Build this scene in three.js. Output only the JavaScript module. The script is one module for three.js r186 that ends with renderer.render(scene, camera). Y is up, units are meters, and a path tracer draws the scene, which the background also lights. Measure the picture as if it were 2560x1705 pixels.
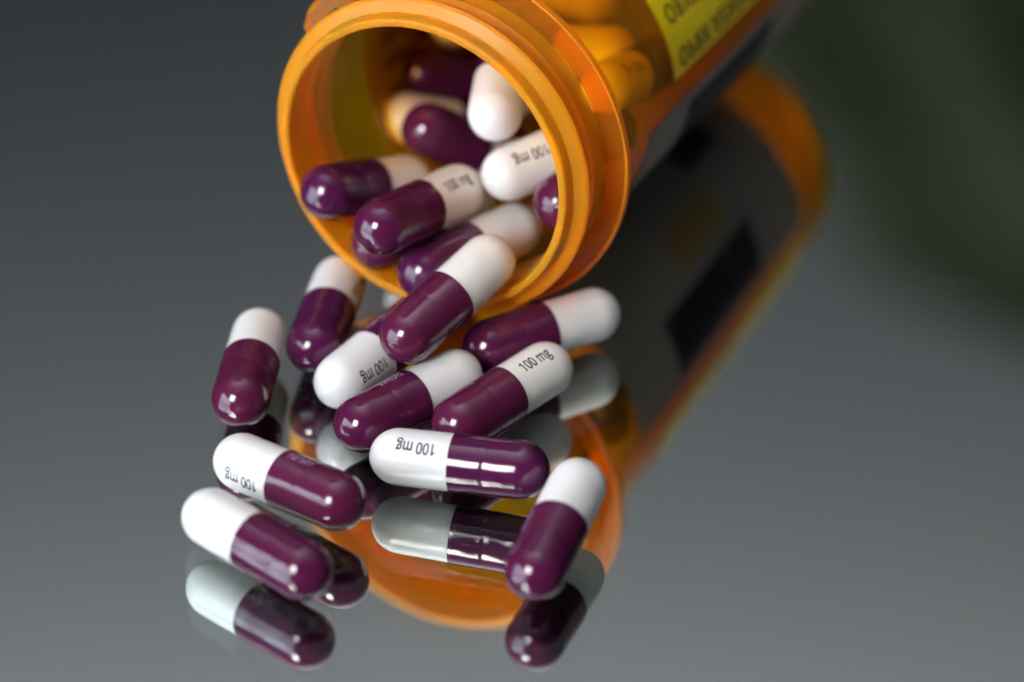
import * as THREE from 'three';
import { mergeGeometries } from 'three/addons/utils/BufferGeometryUtils.js';
import { RoundedBoxGeometry } from 'three/addons/geometries/RoundedBoxGeometry.js';
import { RectAreaLightUniformsLib } from 'three/addons/lights/RectAreaLightUniformsLib.js';

// ---------------------------------------------------------------- camera, lights, exposure
const MM = 0.001;
const scene = new THREE.Scene();
scene.background = new THREE.Color().setRGB(0.012, 0.013, 0.014);

const tilt = THREE.MathUtils.degToRad(34.794), reach = 0.44857;
const camera = new THREE.PerspectiveCamera(10.532, 1024 / 682, 0.02, 12);
camera.position.set(0, reach * Math.sin(tilt), reach * Math.cos(tilt));
camera.lookAt(0, 0, 0);
camera.focus = 0.427;
camera.userData.fStop = 9;
camera.updateMatrixWorld(true);

const renderer = new THREE.WebGLRenderer({ antialias: true });
renderer.setSize(1024, 682);
renderer.toneMapping = THREE.LinearToneMapping;
renderer.toneMappingExposure = 1.0;
renderer.shadowMap.enabled = true;
RectAreaLightUniformsLib.init();

const LAMP = { az: -34, el: 33, dist: 1.0, w: 0.32, h: 0.36, color: [1, 0.985, 0.96], power: 44 };
const WINDOW = { az: -62, el: 14, dist: 1.35, cols: 5, w: 0.21, h: 0.28, gap: 0.03, color: [0.74, 0.84, 1.0], power: 15.5 };
const UPLIGHT = { at: [-0.15, 0.82, -0.46], size: 0.3, color: [1, 0.99, 0.97], power: 185 };  // added source, placed for the ceiling gradient and overhead fill
const CEILING_Y = 1.7;

function towards(az, el, dist) {
  const a = THREE.MathUtils.degToRad(az), e = THREE.MathUtils.degToRad(el);
  return new THREE.Vector3(Math.sin(a) * Math.cos(e), Math.sin(e), Math.cos(a) * Math.cos(e)).multiplyScalar(dist);
}
function areaLight(parent, color, power, w, h, z) {
  const l = new THREE.RectAreaLight(new THREE.Color().setRGB(...color), power, w, h);
  l.name = 'area_light';
  l.position.set(0, 0, z);
  parent.add(l);
  return l;
}

// ---------------------------------------------------------------- helpers
function random(seed) {
  let s = seed >>> 0;
  return () => { s = (s + 0x6d2b79f5) >>> 0; let t = s; t = Math.imul(t ^ (t >>> 15), t | 1); t ^= t + Math.imul(t ^ (t >>> 7), t | 61); return ((t ^ (t >>> 14)) >>> 0) / 4294967296; };
}
const used = {};
function numbered(name) { const n = used[name] = (used[name] ?? -1) + 1; return n ? name + '_' + String(n).padStart(3, '0') : name; }
function thing(name, label, category, group) {
  const o = new THREE.Group();
  o.name = numbered(name);
  o.userData = { label, category };
  if (group) o.userData.group = group;
  scene.add(o);
  return o;
}
function part(name, geometry, material, parent) {
  const m = new THREE.Mesh(geometry, material);
  m.name = name;
  m.castShadow = m.receiveShadow = true;
  parent.add(m);
  return m;
}
function lathe(points, segments = 160) {   // closed or open profile of [radius, height] in millimetres
  return new THREE.LatheGeometry(points.map(([r, y]) => new THREE.Vector2(r * MM, y * MM)), segments);
}
const lin = (r, g, b) => new THREE.Color().setRGB(r, g, b);

// ---------------------------------------------------------------- mirror that everything lies on
{
  const t = thing('mirror', 'flat grey mirror lying under the spilled capsules and the bottle', 'mirror');
  t.userData.kind = 'structure';
  const W = 640, T = 3.05;
  const glass = new THREE.MeshPhysicalMaterial({ color: lin(0.97, 0.995, 0.985), roughness: 0, transmission: 1, thickness: 0.003, ior: 1.5 });
  const silver = new THREE.MeshStandardMaterial({ color: lin(0.86, 0.9, 0.87), metalness: 1, roughness: 0.0 });
  const g = new THREE.BoxGeometry(W * MM, T * MM, W * MM);
  g.translate(0, -T / 2 * MM, 0);
  part('glass_sheet', g, glass, t);
  const s = new THREE.BoxGeometry(W * MM, 0.2 * MM, W * MM);
  s.translate(0, (-T - 0.105) * MM, 0);
  part('silver_backing', s, silver, t);
}

// ---------------------------------------------------------------- capsules
const R = 3.46, HALF = 14.08 / 2, SEAM = -HALF + 14.08 * 0.555;      // axis +y runs to the white end; the seam lies nearer the white end
function alongUv(g, y0, y1) {
  const p = g.attributes.position, uv = g.attributes.uv;
  for (let i = 0; i < p.count; i++) uv.setY(i, (p.getY(i) / MM - y0) / (y1 - y0));
  return g;
}
const BODY0 = SEAM - 1.2, BODY1 = HALF + R;
function bodyShape() {
  const r = R - 0.12, pts = [[0.0001, BODY0], [r, BODY0]];
  const c = HALF + R - r;
  pts.push([r, SEAM + 0.2], [r, (SEAM + c) / 2], [r * 0.998, c - 0.9], [r * 0.995, c - 0.2]);
  for (let k = 1; k <= 18; k++) { const a = k / 18 * Math.PI / 2; pts.push([Math.max(0.0001, r * 0.995 * Math.cos(a)), c - 0.2 + (r + 0.2) * Math.sin(a)]); }
  return alongUv(lathe(pts, 72), BODY0, BODY1);
}
const CAP0 = -HALF - R, CAP1 = SEAM;
function capShape() {
  const pts = [], c = -HALF;
  for (let k = 0; k <= 18; k++) { const a = (1 - k / 18) * Math.PI / 2; pts.push([Math.max(0.0001, (R - 0.02) * Math.cos(a)), c - R * Math.sin(a)]); }
  const groove = SEAM - 4.15;                                         // the shallow locking groove round the cap
  for (const [dy, dr] of [[-0.55, 0.005], [-0.32, 0.015], [-0.18, 0.035], [0, 0.05], [0.16, 0.035], [0.3, 0.015], [0.5, 0]]) pts.push([R - 0.01 - dr, groove + dy]);
  pts.push([R, SEAM - 2], [R, SEAM - 0.5], [R, SEAM - 0.06], [R - 0.03, SEAM], [R - 0.16, SEAM]);
  return alongUv(lathe(pts, 72), CAP0, CAP1);
}
function canvas(w, h, draw) {
  const c = document.createElement('canvas');
  c.width = w; c.height = h;
  draw(c.getContext('2d'), w, h);
  const t = new THREE.CanvasTexture(c);
  t.colorSpace = THREE.SRGBColorSpace;
  t.wrapS = THREE.RepeatWrapping;
  return t;
}
function powder(c, w, h, seed, rgb, n) {                               // grains of powder and short scuffs left on the shell
  const rnd = random(seed * 7 + 3);
  for (let k = 0; k < n; k++) {
    c.fillStyle = 'rgba(' + rgb + ',' + (0.1 + 0.35 * rnd()).toFixed(2) + ')';
    const x = rnd() * w, y = rnd() * h, q = 0.8 + 2.2 * rnd() * rnd();
    if (rnd() < 0.8) c.fillRect(x, y, q, q); else { c.save(); c.translate(x, y); c.rotate(rnd() * 3.14); c.fillRect(0, 0, 6 + 22 * rnd(), 0.9); c.restore(); }
  }
}
function unevenness() {                                               // the shells are never quite true
  const n = 256, d = new Uint8Array(n * n), rnd = random(21), waves = [];
  for (let k = 0; k < 26; k++) waves.push([Math.round(1 + rnd() * 5), Math.round((rnd() - 0.5) * 8), rnd() * 6.28, 0.5 + rnd()]);
  for (let y = 0; y < n; y++) for (let x = 0; x < n; x++) {
    let s = 0;
    for (const [a, b, p, m] of waves) s += m * Math.sin(6.2832 * (a * x + b * y) / n + p);
    d[y * n + x] = Math.max(0, Math.min(255, 128 + s * 11));
  }
  const t = new THREE.DataTexture(d, n, n, THREE.RedFormat);
  t.magFilter = THREE.LinearFilter; t.wrapS = t.wrapT = THREE.RepeatWrapping; t.needsUpdate = true;
  return t;
}
function bodyPrint(tone, ink, seed) {
  return canvas(1024, 512, (c, w, h) => {
    c.fillStyle = tone; c.fillRect(0, 0, w, h);
    const perMm = h / (BODY1 - BODY0);
    c.save();
    c.translate(w / 2, h - (SEAM + 3.75 - BODY0) * perMm);
    c.rotate(-Math.PI / 2);
    c.scale(0.7, 1);
    c.fillStyle = ink;
    c.font = '' + Math.round(2.0 * perMm) + 'px sans-serif';
    c.textAlign = 'center'; c.textBaseline = 'middle';
    c.fillText('100 mg', 0, 0);
    c.strokeStyle = ink; c.lineWidth = 5; c.strokeText('100 mg', 0, 0);
    const rnd = random(seed);                                         // small breaks in the ink
    c.fillStyle = tone;
    for (let k = 0; k < 130; k++) { const q = 0.6 + 1.6 * rnd(); c.fillRect((rnd() - 0.5) * 290, (rnd() - 0.5) * 100, q, q * (0.5 + rnd())); }
    c.restore();
    powder(c, w, h, seed, '215,208,196', 90);
  });
}
function capPrint(tone, seed) {                                       // the pale print on the cap is too small to read
  return canvas(1024, 512, (c, w, h) => {
    c.fillStyle = tone; c.fillRect(0, 0, w, h);
    const perMm = h / (CAP1 - CAP0), rnd = random(5);
    c.fillStyle = '#8f7d95';
    for (const [dx, n] of [[0, 7]]) {
      let y = h - (SEAM - 1.0 - CAP0) * perMm;
      for (let k = 0; k < n; k++) {
        const x = w * 0.76 + dx, tall = 1.15 * w / 21.7, long = 0.34 * perMm;
        c.fillRect(x - tall / 2, y, tall * (0.7 + 0.3 * rnd()), 0.12 * perMm);
        c.fillRect(x - tall / 2 + tall * 0.8 * rnd(), y, tall * 0.2, long);
        if (rnd() > 0.4) c.fillRect(x - tall / 2, y + long, tall * (0.5 + 0.4 * rnd()), 0.11 * perMm);
        y += long + 0.16 * perMm;
      }
    }
    powder(c, w, h, seed, '190,165,185', 120);
  });
}
const uneven = unevenness();
const whiteGelatin = [['#f2f1ee', '#171a24'], ['#eeece6', '#23232c'], ['#f3f2f1', '#1c1e2b']].map(([tone, ink], k) => new THREE.MeshPhysicalMaterial({ color: 0xffffff, map: bodyPrint(tone, ink, 31 + k), roughness: 0.17 + 0.03 * k, ior: 1.48, bumpMap: uneven, bumpScale: 0.00005 }));
const purpleGelatin = ['#461233', '#421136', '#4a1432'].map((tone, k) => new THREE.MeshPhysicalMaterial({ color: 0xffffff, map: capPrint(tone, 41 + k), roughness: 0.1 + 0.025 * k, ior: 1.5, bumpMap: uneven, bumpScale: 0.00006 }));
const bodyG = bodyShape(), capG = capShape();

// white-end centre, purple-end centre (mm)
const POSE = {
  P1: [-33.69, 3.61, 39.74, -23.07, 3.46, 48.98],
  P2: [-31.00, 3.46, 29.03, -19.71, 4.14, 37.42],
  A: [-12.83, 3.46, 28.20, 0.88, 3.99, 31.37],
  P4: [7.33, 4.94, 35.90, 2.60, 3.46, 49.08],
  P5: [-30.27, 3.46, 3.55, -31.66, 3.97, 17.56],
  P6: [-21.09, 3.45, -7.45, -23.53, 3.75, 6.41],
  P8: [9.58, 3.46, -0.48, -2.61, 3.69, 6.56],
  P9: [3.78, 3.81, 11.50, -5.93, 3.53, 21.69],
  P10: [-20.19, 3.44, 13.45, -11.84, 4.00, 2.12],
  P11: [-6.67, 3.57, 12.45, -17.28, 3.46, 21.72],
  P7: [-3.04, 13.15, 2.67, -12.13, 9.85, 12.90],
  P12: [-13.20, 11.67, -17.50, -22.08, 16.53, -7.72],
  P13: [-6.62, 15.44, -9.51, -15.32, 17.45, 1.37],
  P14: [-5.69, 9.61, -15.71, -16.06, 10.29, -6.21],
  P15: [0.24, 9.90, -9.45, -10.36, 10.02, -0.18],
  P16: [-0.57, 18.31, -8.86, 11.78, 20.34, -15.33],
  P17: [9.59, 13.63, -15.20, 5.95, 18.40, -2.52],
  P18: [-2.07, 24.51, -12.37, -0.35, 26.47, -26.21],
  P19: [-0.26, 7.57, -28.01, -10.31, 15.96, -22.83],
  P20: [-12.98, 12.40, -31.35, -1.38, 6.77, -36.84],
  P21: [0.51, 9.36, -43.48, -11.24, 14.82, -38.33],
  P22: [-7.60, 20.62, -41.73, -0.68, 16.05, -53.11],
  Q1: [12.15, 25.21, -26.00, 0.09, 21.77, -32.40],
  Q2: [10.14, 25.49, -39.14, -0.91, 24.41, -47.79],
  Q3: [11.40, 25.80, -16.58, 17.85, 22.03, -28.63],
};
// where the dose print shows, if it does: [share of the radius off the axis, picture direction right, up]
const PRINT = { A: [0.36, 0.1, 1], P2: [0.64, -0.38, -0.92], P6: [0.72, 1, -0.1], P9: [0.48, -0.54, 0.84], P10: [0.46, 0.67, -0.74], P13: [0.3, -0.42, 0.9], P16: [0.3, 0.1, 1], Q3: [0.2, -0.6, 0.78] };
const LABELS = {
  P1: 'front left capsule lying nearest the viewer, white end left and glossy purple end right',
  P2: 'capsule just behind the front left capsule, dose print along its lower white edge',
  A: 'capsule crosswise before the pile, dose print upside down, shiny bars on its cap',
  P4: 'front right capsule lying alone with purple end toward viewer and white end behind',
  P5: 'outermost left capsule of the spill, white end away and purple end toward viewer',
  P6: 'capsule whose white end passes behind the lower left of the bottle rim',
  P8: 'capsule farthest right outside the bottle, white end right below the rim flange',
  P9: 'capsule right of the pile with dose print upright on its white end',
  P10: 'capsule under the topmost one, big white end lower left with black dose print',
  P11: 'purple ended capsule in the middle of the pile, right of the printed white end',
  P7: 'topmost capsule sliding over the rim, purple end down and clean white end up',
  P12: 'capsule at the left edge inside the mouth, purple dome sticking out',
  P13: 'capsule in the middle of the mouth with faint dose print and purple dome toward viewer',
  P14: 'capsule directly beneath the printed capsule in the mouth, mostly hidden purple dome',
  P15: 'capsule lying in the lower right of the mouth behind the topmost capsule',
  P16: 'white ended capsule with blurred dose print at the right of the mouth',
  P17: 'capsule showing only a bright purple tip at the right rim edge',
  P18: 'upright capsule with brightly lit white dome high in the mouth',
  P19: 'purple domed capsule in the middle of the bottle, left of the bright white dome',
  P20: 'cream white ended capsule half hidden behind the middle purple dome',
  P21: 'dark purple capsule deep in the bottle, highest of the purple domes',
  P22: 'pale capsule deepest in the bottle, peeping out above the highest purple dome',
  Q1: 'capsule glowing yellow through the amber wall just right of the flange',
  Q2: 'capsule glowing yellow through the amber wall at the top picture edge',
  Q3: 'capsule seen through the amber wall beside the yellow sticker, blurred print',
};
const INSIDE = ['P12', 'P13', 'P14', 'P15', 'P16', 'P17', 'P18', 'P19', 'P20', 'P21', 'P22', 'Q1', 'Q2', 'Q3'];
const capsule = new THREE.Group();
part('white_body', bodyG, whiteGelatin[0], capsule);
part('purple_cap', capG, purpleGelatin[0], capsule);
let shade = 0;
const slide = random(77);
const camRight = new THREE.Vector3().setFromMatrixColumn(camera.matrixWorld, 0), camUp = new THREE.Vector3().setFromMatrixColumn(camera.matrixWorld, 1);
for (const [key, p] of Object.entries(POSE)) {
  const o = capsule.clone();
  o.children[0].material = whiteGelatin[shade % 3]; o.children[1].material = purpleGelatin[(shade++ * 2) % 3];
  o.children[0].position.y = (slide() - 0.6) * 0.5 * MM;               // no two are pushed together equally far
  o.name = numbered('capsule');
  o.userData = { label: LABELS[key], category: 'capsule', group: INSIDE.includes(key) ? 'capsules still inside the bottle' : 'capsules spilled on the mirror' };
  const a = new THREE.Vector3(p[0], p[1], p[2]), b = new THREE.Vector3(p[3], p[4], p[5]);
  const mid = a.clone().add(b).multiplyScalar(0.5 * MM), axis = a.clone().sub(b).normalize();
  const across = (v) => v.addScaledVector(axis, -v.dot(axis)).normalize();
  const v = across(camera.position.clone().sub(mid));
  let n;
  if (PRINT[key]) {
    const [s, dx, dy] = PRINT[key];
    const side = across(new THREE.Vector3().addScaledVector(camRight, dx).addScaledVector(camUp, dy));
    side.addScaledVector(v, -side.dot(v)).normalize();
    n = v.clone().multiplyScalar(Math.sqrt(1 - s * s)).addScaledVector(side, s);
  } else {                                                            // dose print turned away from the viewer; on one capsule the cap print shows
    const w = new THREE.Vector3().crossVectors(axis, v), [c, d] = key === 'P11' ? [-0.93, -0.36] : key === 'P4' ? [-0.98, -0.2] : [-0.8, 0.6];
    n = v.clone().multiplyScalar(c).addScaledVector(w, d).normalize();
  }
  const z = n.clone().negate(), x = new THREE.Vector3().crossVectors(axis, z);
  o.quaternion.setFromRotationMatrix(new THREE.Matrix4().makeBasis(x, axis, z));
  o.position.copy(mid);
  scene.add(o);
}

// ---------------------------------------------------------------- amber bottle, lying on its side with the mouth to the viewer
const bottle = thing('pill_bottle', 'open amber pill bottle lying on its side with mouth toward the viewer', 'bottle');
const axisDir = new THREE.Vector3(0.44557, -0.05138, -0.89377).normalize();
const sideDir = new THREE.Vector3(0.89495, 0, 0.44616).normalize();
const upDir = new THREE.Vector3().crossVectors(sideDir, axisDir).normalize();
bottle.position.set(-10.7485 * MM, 23.7254 * MM, -1.7504 * MM);
// local +y along the axis into the bottle, local +x to the right, local +z = x cross y
bottle.quaternion.setFromRotationMatrix(new THREE.Matrix4().makeBasis(sideDir, axisDir, upDir));
// upDir = side x axis is up here
const amberBody = new THREE.MeshPhysicalMaterial({ color: lin(1, 0.73, 0.06), roughness: 0.18, transmission: 0.94, thickness: 0, ior: 1.49, specularIntensity: 0.6 });
const amberNeck = new THREE.MeshPhysicalMaterial({ color: lin(1, 0.49, 0.014), roughness: 0.36, transmission: 0.6, thickness: 0, ior: 1.49, specularIntensity: 0.5 });
const amberFlange = new THREE.MeshPhysicalMaterial({ color: lin(1, 0.52, 0.03), roughness: 0.26, transmission: 0.87, thickness: 0, ior: 1.49, specularIntensity: 0.7 });
const paper = new THREE.MeshStandardMaterial({ color: lin(0.72, 0.7, 0.72), roughness: 0.7 });
{
  const bead = (u, r, w, h) => [[r, u - w], [r + h * 0.75, u - w * 0.55], [r + h, u - w * 0.15], [r + h, u + w * 0.15], [r + h * 0.75, u + w * 0.55], [r, u + w]];
  const burrs = [lathe([[17.95, 1.25], [17.91, 0.55], [17.98, 0.16], [18.2, 0], [18.75, 0], [18.98, 0.12], [19.06, 0.42], [19.1, 1.25]]).toNonIndexed()], bit = random(9);
  for (let k = 0; k < 26; k++) {                                        // small nicks and crumbs along the moulded edge
    const a = bit() * Math.PI * 2, r = (k % 3 ? 18.05 + bit() * 0.9 : 18.97) * MM, g = new THREE.IcosahedronGeometry((0.05 + 0.1 * bit() * bit()) * MM, 1);
    g.scale(1, 0.6, 1); g.translate(r * Math.cos(a), 0.03 * MM, r * Math.sin(a)); burrs.push(g);
  }
  part('lip', mergeGeometries(burrs), amberNeck, bottle);
  part('neck', lathe([[17.95, 1.27], [17.97, 2.6], [17.72, 2.9], [17.7, 4.0], [17.95, 4.3], [18.0, 6.2], [17.78, 6.5], [17.78, 7.4], [18.02, 7.7], [18.05, 9.3], [18.1, 10.4]]), amberNeck, bottle);
  part('neck_wall', lathe([[19.12, 1.27], [19.2, 1.5], ...bead(2.6, 19.25, 0.95, 1.55), [19.3, 5.2], ...bead(6.0, 19.3, 0.5, 0.5), [19.5, 8.3], [19.62, 8.9]]), amberNeck, bottle);
  // flange with slots beside the neck, a low lug and a stretch where it is cut back
  const smooth = (x, a0, a1) => { const q = Math.max(0, Math.min(1, (x - a0) / (a1 - a0))); return q * q * (3 - 2 * q); };
  const edge = (deg) => 22.75 + 0.45 * smooth(deg, 136, 141) * (1 - smooth(deg, 150, 154)) - 2.0 * smooth(deg, 155, 160) * (1 - smooth(deg, 203, 208));
  const outline = (inset, from = 0) => Array.from({ length: 360 }, (_, k) => { const a = k * Math.PI / 180, r = (edge(k) - inset) * MM; return new THREE.Vector2(r * Math.cos(a), r * Math.sin(a)); });
  const s = new THREE.Shape(outline(0.36));
  const hole = new THREE.Path(); hole.absarc(0, 0, 19.64 * MM, 0, Math.PI * 2, true); s.holes.push(hole);
  const slot = (a0, a1, r0, r1) => {
    const h = new THREE.Path(), d = Math.PI / 180;
    h.absarc(0, 0, r1 * MM, a0 * d, a1 * d, false);
    h.absarc(0, 0, r0 * MM, a1 * d, a0 * d, true);
    h.closePath(); s.holes.push(h);
  };
  slot(101, 131, 19.9, 21.7); slot(141.5, 146, 19.95, 21.0);
  const disc = (shape, depth, bevel, u) => {
    const g = new THREE.ExtrudeGeometry(shape, { depth: depth * MM, bevelEnabled: true, bevelThickness: bevel * MM, bevelSize: bevel * MM, bevelOffset: -bevel * MM, bevelSegments: 3, curveSegments: 96 });
    g.applyMatrix4(new THREE.Matrix4().makeRotationX(-Math.PI / 2));      // shape (x, y) -> (x, -z)
    g.applyMatrix4(new THREE.Matrix4().makeScale(1, -1, -1));             // half a turn about x: (x, y) -> (x, z), extrusion towards -y
    g.translate(0, (u + depth + bevel) * MM, 0);
    return g;
  };
  const fl = disc(s, 0.7, 0.04, 8.95);
  const band = new THREE.Shape(outline(0)); band.holes.push(new THREE.Path(outline(0.34).reverse()));
  part('flange_edge', disc(band, 0.75, 0.1, 8.87), amberNeck, bottle);
  part('flange', fl, amberFlange, bottle);
  part('wall', lathe([[18.12, 10.42], [18.35, 11.6], [18.4, 30], [18.4, 60], [18.4, 83.6], [17.9, 84.5], [0.001, 84.5]]), amberBody, bottle);
  part('outer_wall', lathe([[19.55, 9.98], [19.5, 12], [19.5, 60], [19.5, 84.4], [19.3, 85.2], [18.6, 85.8], [17, 85.8], [16.5, 85.4], [0.001, 85.4]]), amberBody, bottle);
}
// patches of sheet bent round the bottle: angle from the right-hand side upwards, height along the axis
function wrap(a0, a1, u0, u1, r, nA, thick) {
  const g = new THREE.PlaneGeometry(1, 1, nA, 8), p = g.attributes.position, out = [];
  const make = (rr) => { const q = g.clone(), P = q.attributes.position; for (let i = 0; i < P.count; i++) { const a = (a0 + (a1 - a0) * (P.getX(i) + 0.5)) * Math.PI / 180, u = u0 + (u1 - u0) * (P.getY(i) + 0.5); P.setXYZ(i, rr * Math.cos(a) * MM, u * MM, rr * Math.sin(a) * MM); } q.computeVertexNormals(); return q; };
  out.push(make(r), make(r + thick));
  return mergeGeometries(out);
}
{
  const label = canvas(1024, 512, (c, w, h) => {                      // x: angle from -255 to -3 degrees, y: height 22 to 74 mm
    c.fillStyle = '#9c928c'; c.fillRect(0, 0, w, h);
    const X = (a) => (a + 255) / 252 * w, Y = (u) => (1 - (u - 22) / 52) * h;
    const box = (a0, a1, u0, u1, col) => { c.fillStyle = col; c.fillRect(X(a0), Y(u1), X(a1) - X(a0), Y(u0) - Y(u1)); };
    box(-31, -7, 34.5, 61, '#1b1929');
    box(-52, -36, 44, 58, '#a3834f');
    box(-72, -60, 58, 67, '#23242e');
    for (let k = 0; k < 5; k++) box(-84 - k * 9, -80 - k * 9, 27, 50 + (k * 7) % 17, '#55535c');
    for (let k = 0; k < 7; k++) box(-150 - k * 10, -146 - k * 10, 27, 52 + (k * 11) % 18, '#4a4954');
  });
  const lm = paper.clone(); lm.map = label; lm.color = lin(1, 1, 1);
  part('paper_label', wrap(-255, -3, 22, 74, 19.56, 96, 0.1), lm, bottle);
  const sticker = canvas(1024, 512, (c, w, h) => {                    // x: angle 8 to 62 degrees, y: height 29.6 to 76 mm
    c.fillStyle = '#ffe10e'; c.fillRect(0, 0, w, h);
    const X = (a) => (a - 8) / 54 * w, Y = (u) => (1 - (u - 29.6) / 46.4) * h;
    c.fillStyle = '#4a4316'; c.textBaseline = 'middle'; c.textAlign = 'left';
    for (const [a, txt] of [[31, 'OBYZNY ABM'], [14.5, 'OPRK AZMBN'], [48, 'ABNOYR']]) {
      c.save(); c.translate(X(a), Y(31.4)); c.rotate(-Math.PI / 2);
      c.scale(512 / 46.4, 1024 / 18.5);
      c.font = 'bold 3.5px sans-serif'; c.fillText(txt, 0, 0); c.restore();
    }
  });
  const sm = new THREE.MeshStandardMaterial({ map: sticker, roughness: 0.45 });
  part('yellow_sticker', wrap(8, 62, 29.6, 76, 19.56, 40, 0.1), sm, bottle);
}

// ---------------------------------------------------------------- dust on the mirror
{
  const rnd = random(11), list = [];
  for (let k = 0; k < 220; k++) {
    const g = new THREE.IcosahedronGeometry((0.035 + 0.13 * rnd() * rnd() * rnd()) * MM, 0);
    g.translate((rnd() * 130 - 65) * MM, 0.04 * MM, (rnd() * 150 - 85) * MM);
    list.push(g);
  }
  const d = new THREE.Mesh(mergeGeometries(list), new THREE.MeshStandardMaterial({ color: lin(0.6, 0.6, 0.6), roughness: 0.9 }));
  d.name = 'dust'; d.userData = { label: 'fine pale dust specks scattered on the mirror', category: 'dust', kind: 'stuff' };
  scene.add(d);
}

// ---------------------------------------------------------------- what the mirror shows and what lights the table, outside the frame
{
  const g = new THREE.BoxGeometry(5, 0.06, 6); g.translate(0, CEILING_Y + 0.03, -2);
  const c = new THREE.Mesh(g, new THREE.MeshStandardMaterial({ color: lin(0.45, 0.455, 0.49), roughness: 0.95 }));
  c.name = 'ceiling'; c.userData = { label: 'plain grey ceiling above the table', kind: 'structure' }; c.receiveShadow = true;
  scene.add(c);
}
{
  const t = thing('curtain', 'dark green curtain hanging from the grey ceiling, its edge drawn aside', 'curtain');
  const cols = 90, rows = 30, pos = [], idx = [];
  for (let side = 0; side < 2; side++) for (let j = 0; j <= rows; j++) for (let i = 0; i <= cols; i++) {
    const s = i / cols, q = j / rows;
    const top = [0.72 + s * 1.2, 1.7], low = [0.0 + s * 1.9, 0.95];
    const x = low[0] + (top[0] - low[0]) * q + (1 - s) * (0.05 * Math.sin(q * 9 + 1) + 0.02 * Math.sin(q * 23)), y = low[1] + (top[1] - low[1]) * q;
    pos.push(x, y, -2 + 0.03 * Math.sin(s * 70 + q * 2) + 0.012 * Math.sin(s * 173 + 1) - side * 0.004);
  }
  const n = (cols + 1) * (rows + 1);
  for (let side = 0; side < 2; side++) for (let j = 0; j < rows; j++) for (let i = 0; i < cols; i++) {
    const a = side * n + j * (cols + 1) + i, b = a + 1, c = a + cols + 1, d = c + 1;
    if (side) idx.push(a, c, b, b, c, d); else idx.push(a, b, c, b, d, c);
  }
  const g = new THREE.BufferGeometry();
  g.setAttribute('position', new THREE.Float32BufferAttribute(pos, 3)); g.setIndex(idx); g.computeVertexNormals();
  part('cloth', g, new THREE.MeshStandardMaterial({ color: lin(0.046, 0.056, 0.028), roughness: 0.95 }), t);
}
{
  const t = thing('table_lamp', 'upright bright panel lamp in front of the table to the left', 'lamp');
  t.position.copy(towards(LAMP.az, LAMP.el, LAMP.dist)); t.lookAt(0, 0, 0);
  const { w, h } = LAMP, box = new RoundedBoxGeometry(w + 0.02, h + 0.02, 0.05, 3, 0.008); box.translate(0, 0, -0.03);
  part('housing', box, new THREE.MeshStandardMaterial({ color: lin(0.03, 0.03, 0.03), roughness: 0.5 }), t);
  part('lamp_diffuser', new THREE.PlaneGeometry(w, h), new THREE.MeshStandardMaterial({ color: lin(0.8, 0.8, 0.8), emissive: lin(...LAMP.color), emissiveIntensity: 2 }), t);
  t.children[1].position.z = -0.002;
  areaLight(t, LAMP.color, LAMP.power, w, h, 0.004);
}
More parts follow.
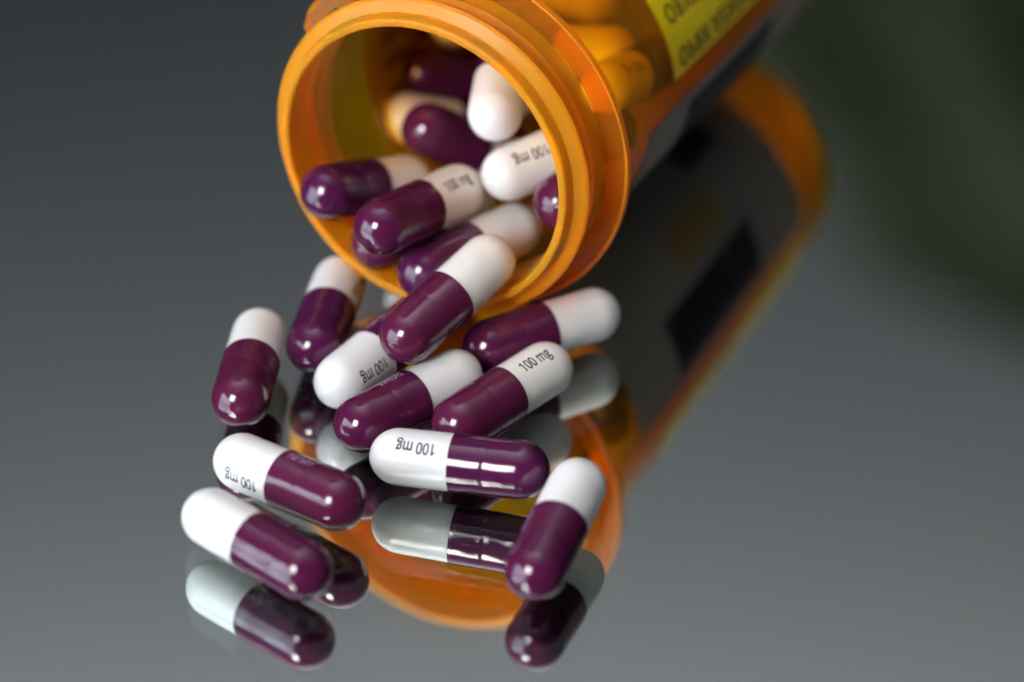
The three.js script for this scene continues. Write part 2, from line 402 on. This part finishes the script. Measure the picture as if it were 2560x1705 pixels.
{
  const t = thing('window', 'window with ten daylit panes to the left of the table', 'window');
  t.position.copy(towards(WINDOW.az, WINDOW.el, WINDOW.dist)); t.lookAt(0, 0, 0);
  const bars = [], { w, h, gap } = WINDOW, glow = new THREE.MeshStandardMaterial({ color: lin(0.5, 0.5, 0.5), emissive: lin(...WINDOW.color), emissiveIntensity: 2 });
  const bar = (bw, bh, x, y) => { const g = new THREE.BoxGeometry(bw, bh, 0.03); g.translate(x, y, -0.012); bars.push(g); };
  const W = WINDOW.cols * w + (WINDOW.cols + 1) * gap, mid = (WINDOW.cols - 1) / 2, H = 2 * h + 3 * gap;
  for (let k = 0; k <= WINDOW.cols; k++) bar(gap, H, -W / 2 + gap / 2 + k * (w + gap), 0);
  for (let i = 0; i < WINDOW.cols; i++) for (let k = 0; k < 3; k++) bar(w, gap, (i - mid) * (w + gap), -H / 2 + gap / 2 + k * (h + gap));
  part('window_frame', mergeGeometries(bars), new THREE.MeshStandardMaterial({ color: lin(0.3, 0.3, 0.3), roughness: 0.6 }), t);
  for (let i = 0; i < WINDOW.cols; i++) for (let j = 0; j < 2; j++) {
    const x = (i - mid) * (w + gap), y = (j - 0.5) * (h + gap);
    const pane = part('window_pane', new THREE.PlaneGeometry(w, h), glow, t); pane.position.set(x, y, -0.01);
    const l = areaLight(t, WINDOW.color, WINDOW.power, w, h, 0.006); l.position.x = x; l.position.y = y;
  }
}
{
  const t = thing('added_uplight', 'added unseen bowl lamp above the table shining at the grey ceiling', 'lamp');  // added helper lamp, grades the mirrored ceiling and lifts the upper faces
  t.position.set(UPLIGHT.at[0], 0, UPLIGHT.at[2]);
  const top = UPLIGHT.at[1], r = UPLIGHT.size * 0.75;
  const dark = new THREE.MeshStandardMaterial({ color: lin(0.05, 0.05, 0.05), roughness: 0.5 });
  for (let k = 0; k < 3; k++) {
    const a = k / 3 * Math.PI * 2, long = CEILING_Y - top;
    part('rod', new THREE.CylinderGeometry(0.004, 0.004, long, 12).translate(r * Math.cos(a), top + long / 2, r * Math.sin(a)), dark, t);
  }
  part('bowl', new THREE.LatheGeometry([[0.001, -0.12], [0.1, -0.1], [r * 0.8, -0.05], [r, 0.03], [r - 0.01, 0.03], [r * 0.78, -0.035], [0.09, -0.08], [0.001, -0.09]].map(([x, y]) => new THREE.Vector2(x, y + top)), 60), dark, t);
  const glow = part('lamp_diffuser', new THREE.PlaneGeometry(UPLIGHT.size, UPLIGHT.size).rotateX(-Math.PI / 2), new THREE.MeshStandardMaterial({ color: lin(0.8, 0.8, 0.8), emissive: lin(...UPLIGHT.color), emissiveIntensity: 2 }), t);
  glow.position.y = top - 0.004;
  const l = areaLight(t, UPLIGHT.color, UPLIGHT.power, UPLIGHT.size, UPLIGHT.size, 0);
  l.position.set(0, top, 0); l.lookAt(UPLIGHT.at[0], 10, UPLIGHT.at[2]);
}

renderer.render(scene, camera);
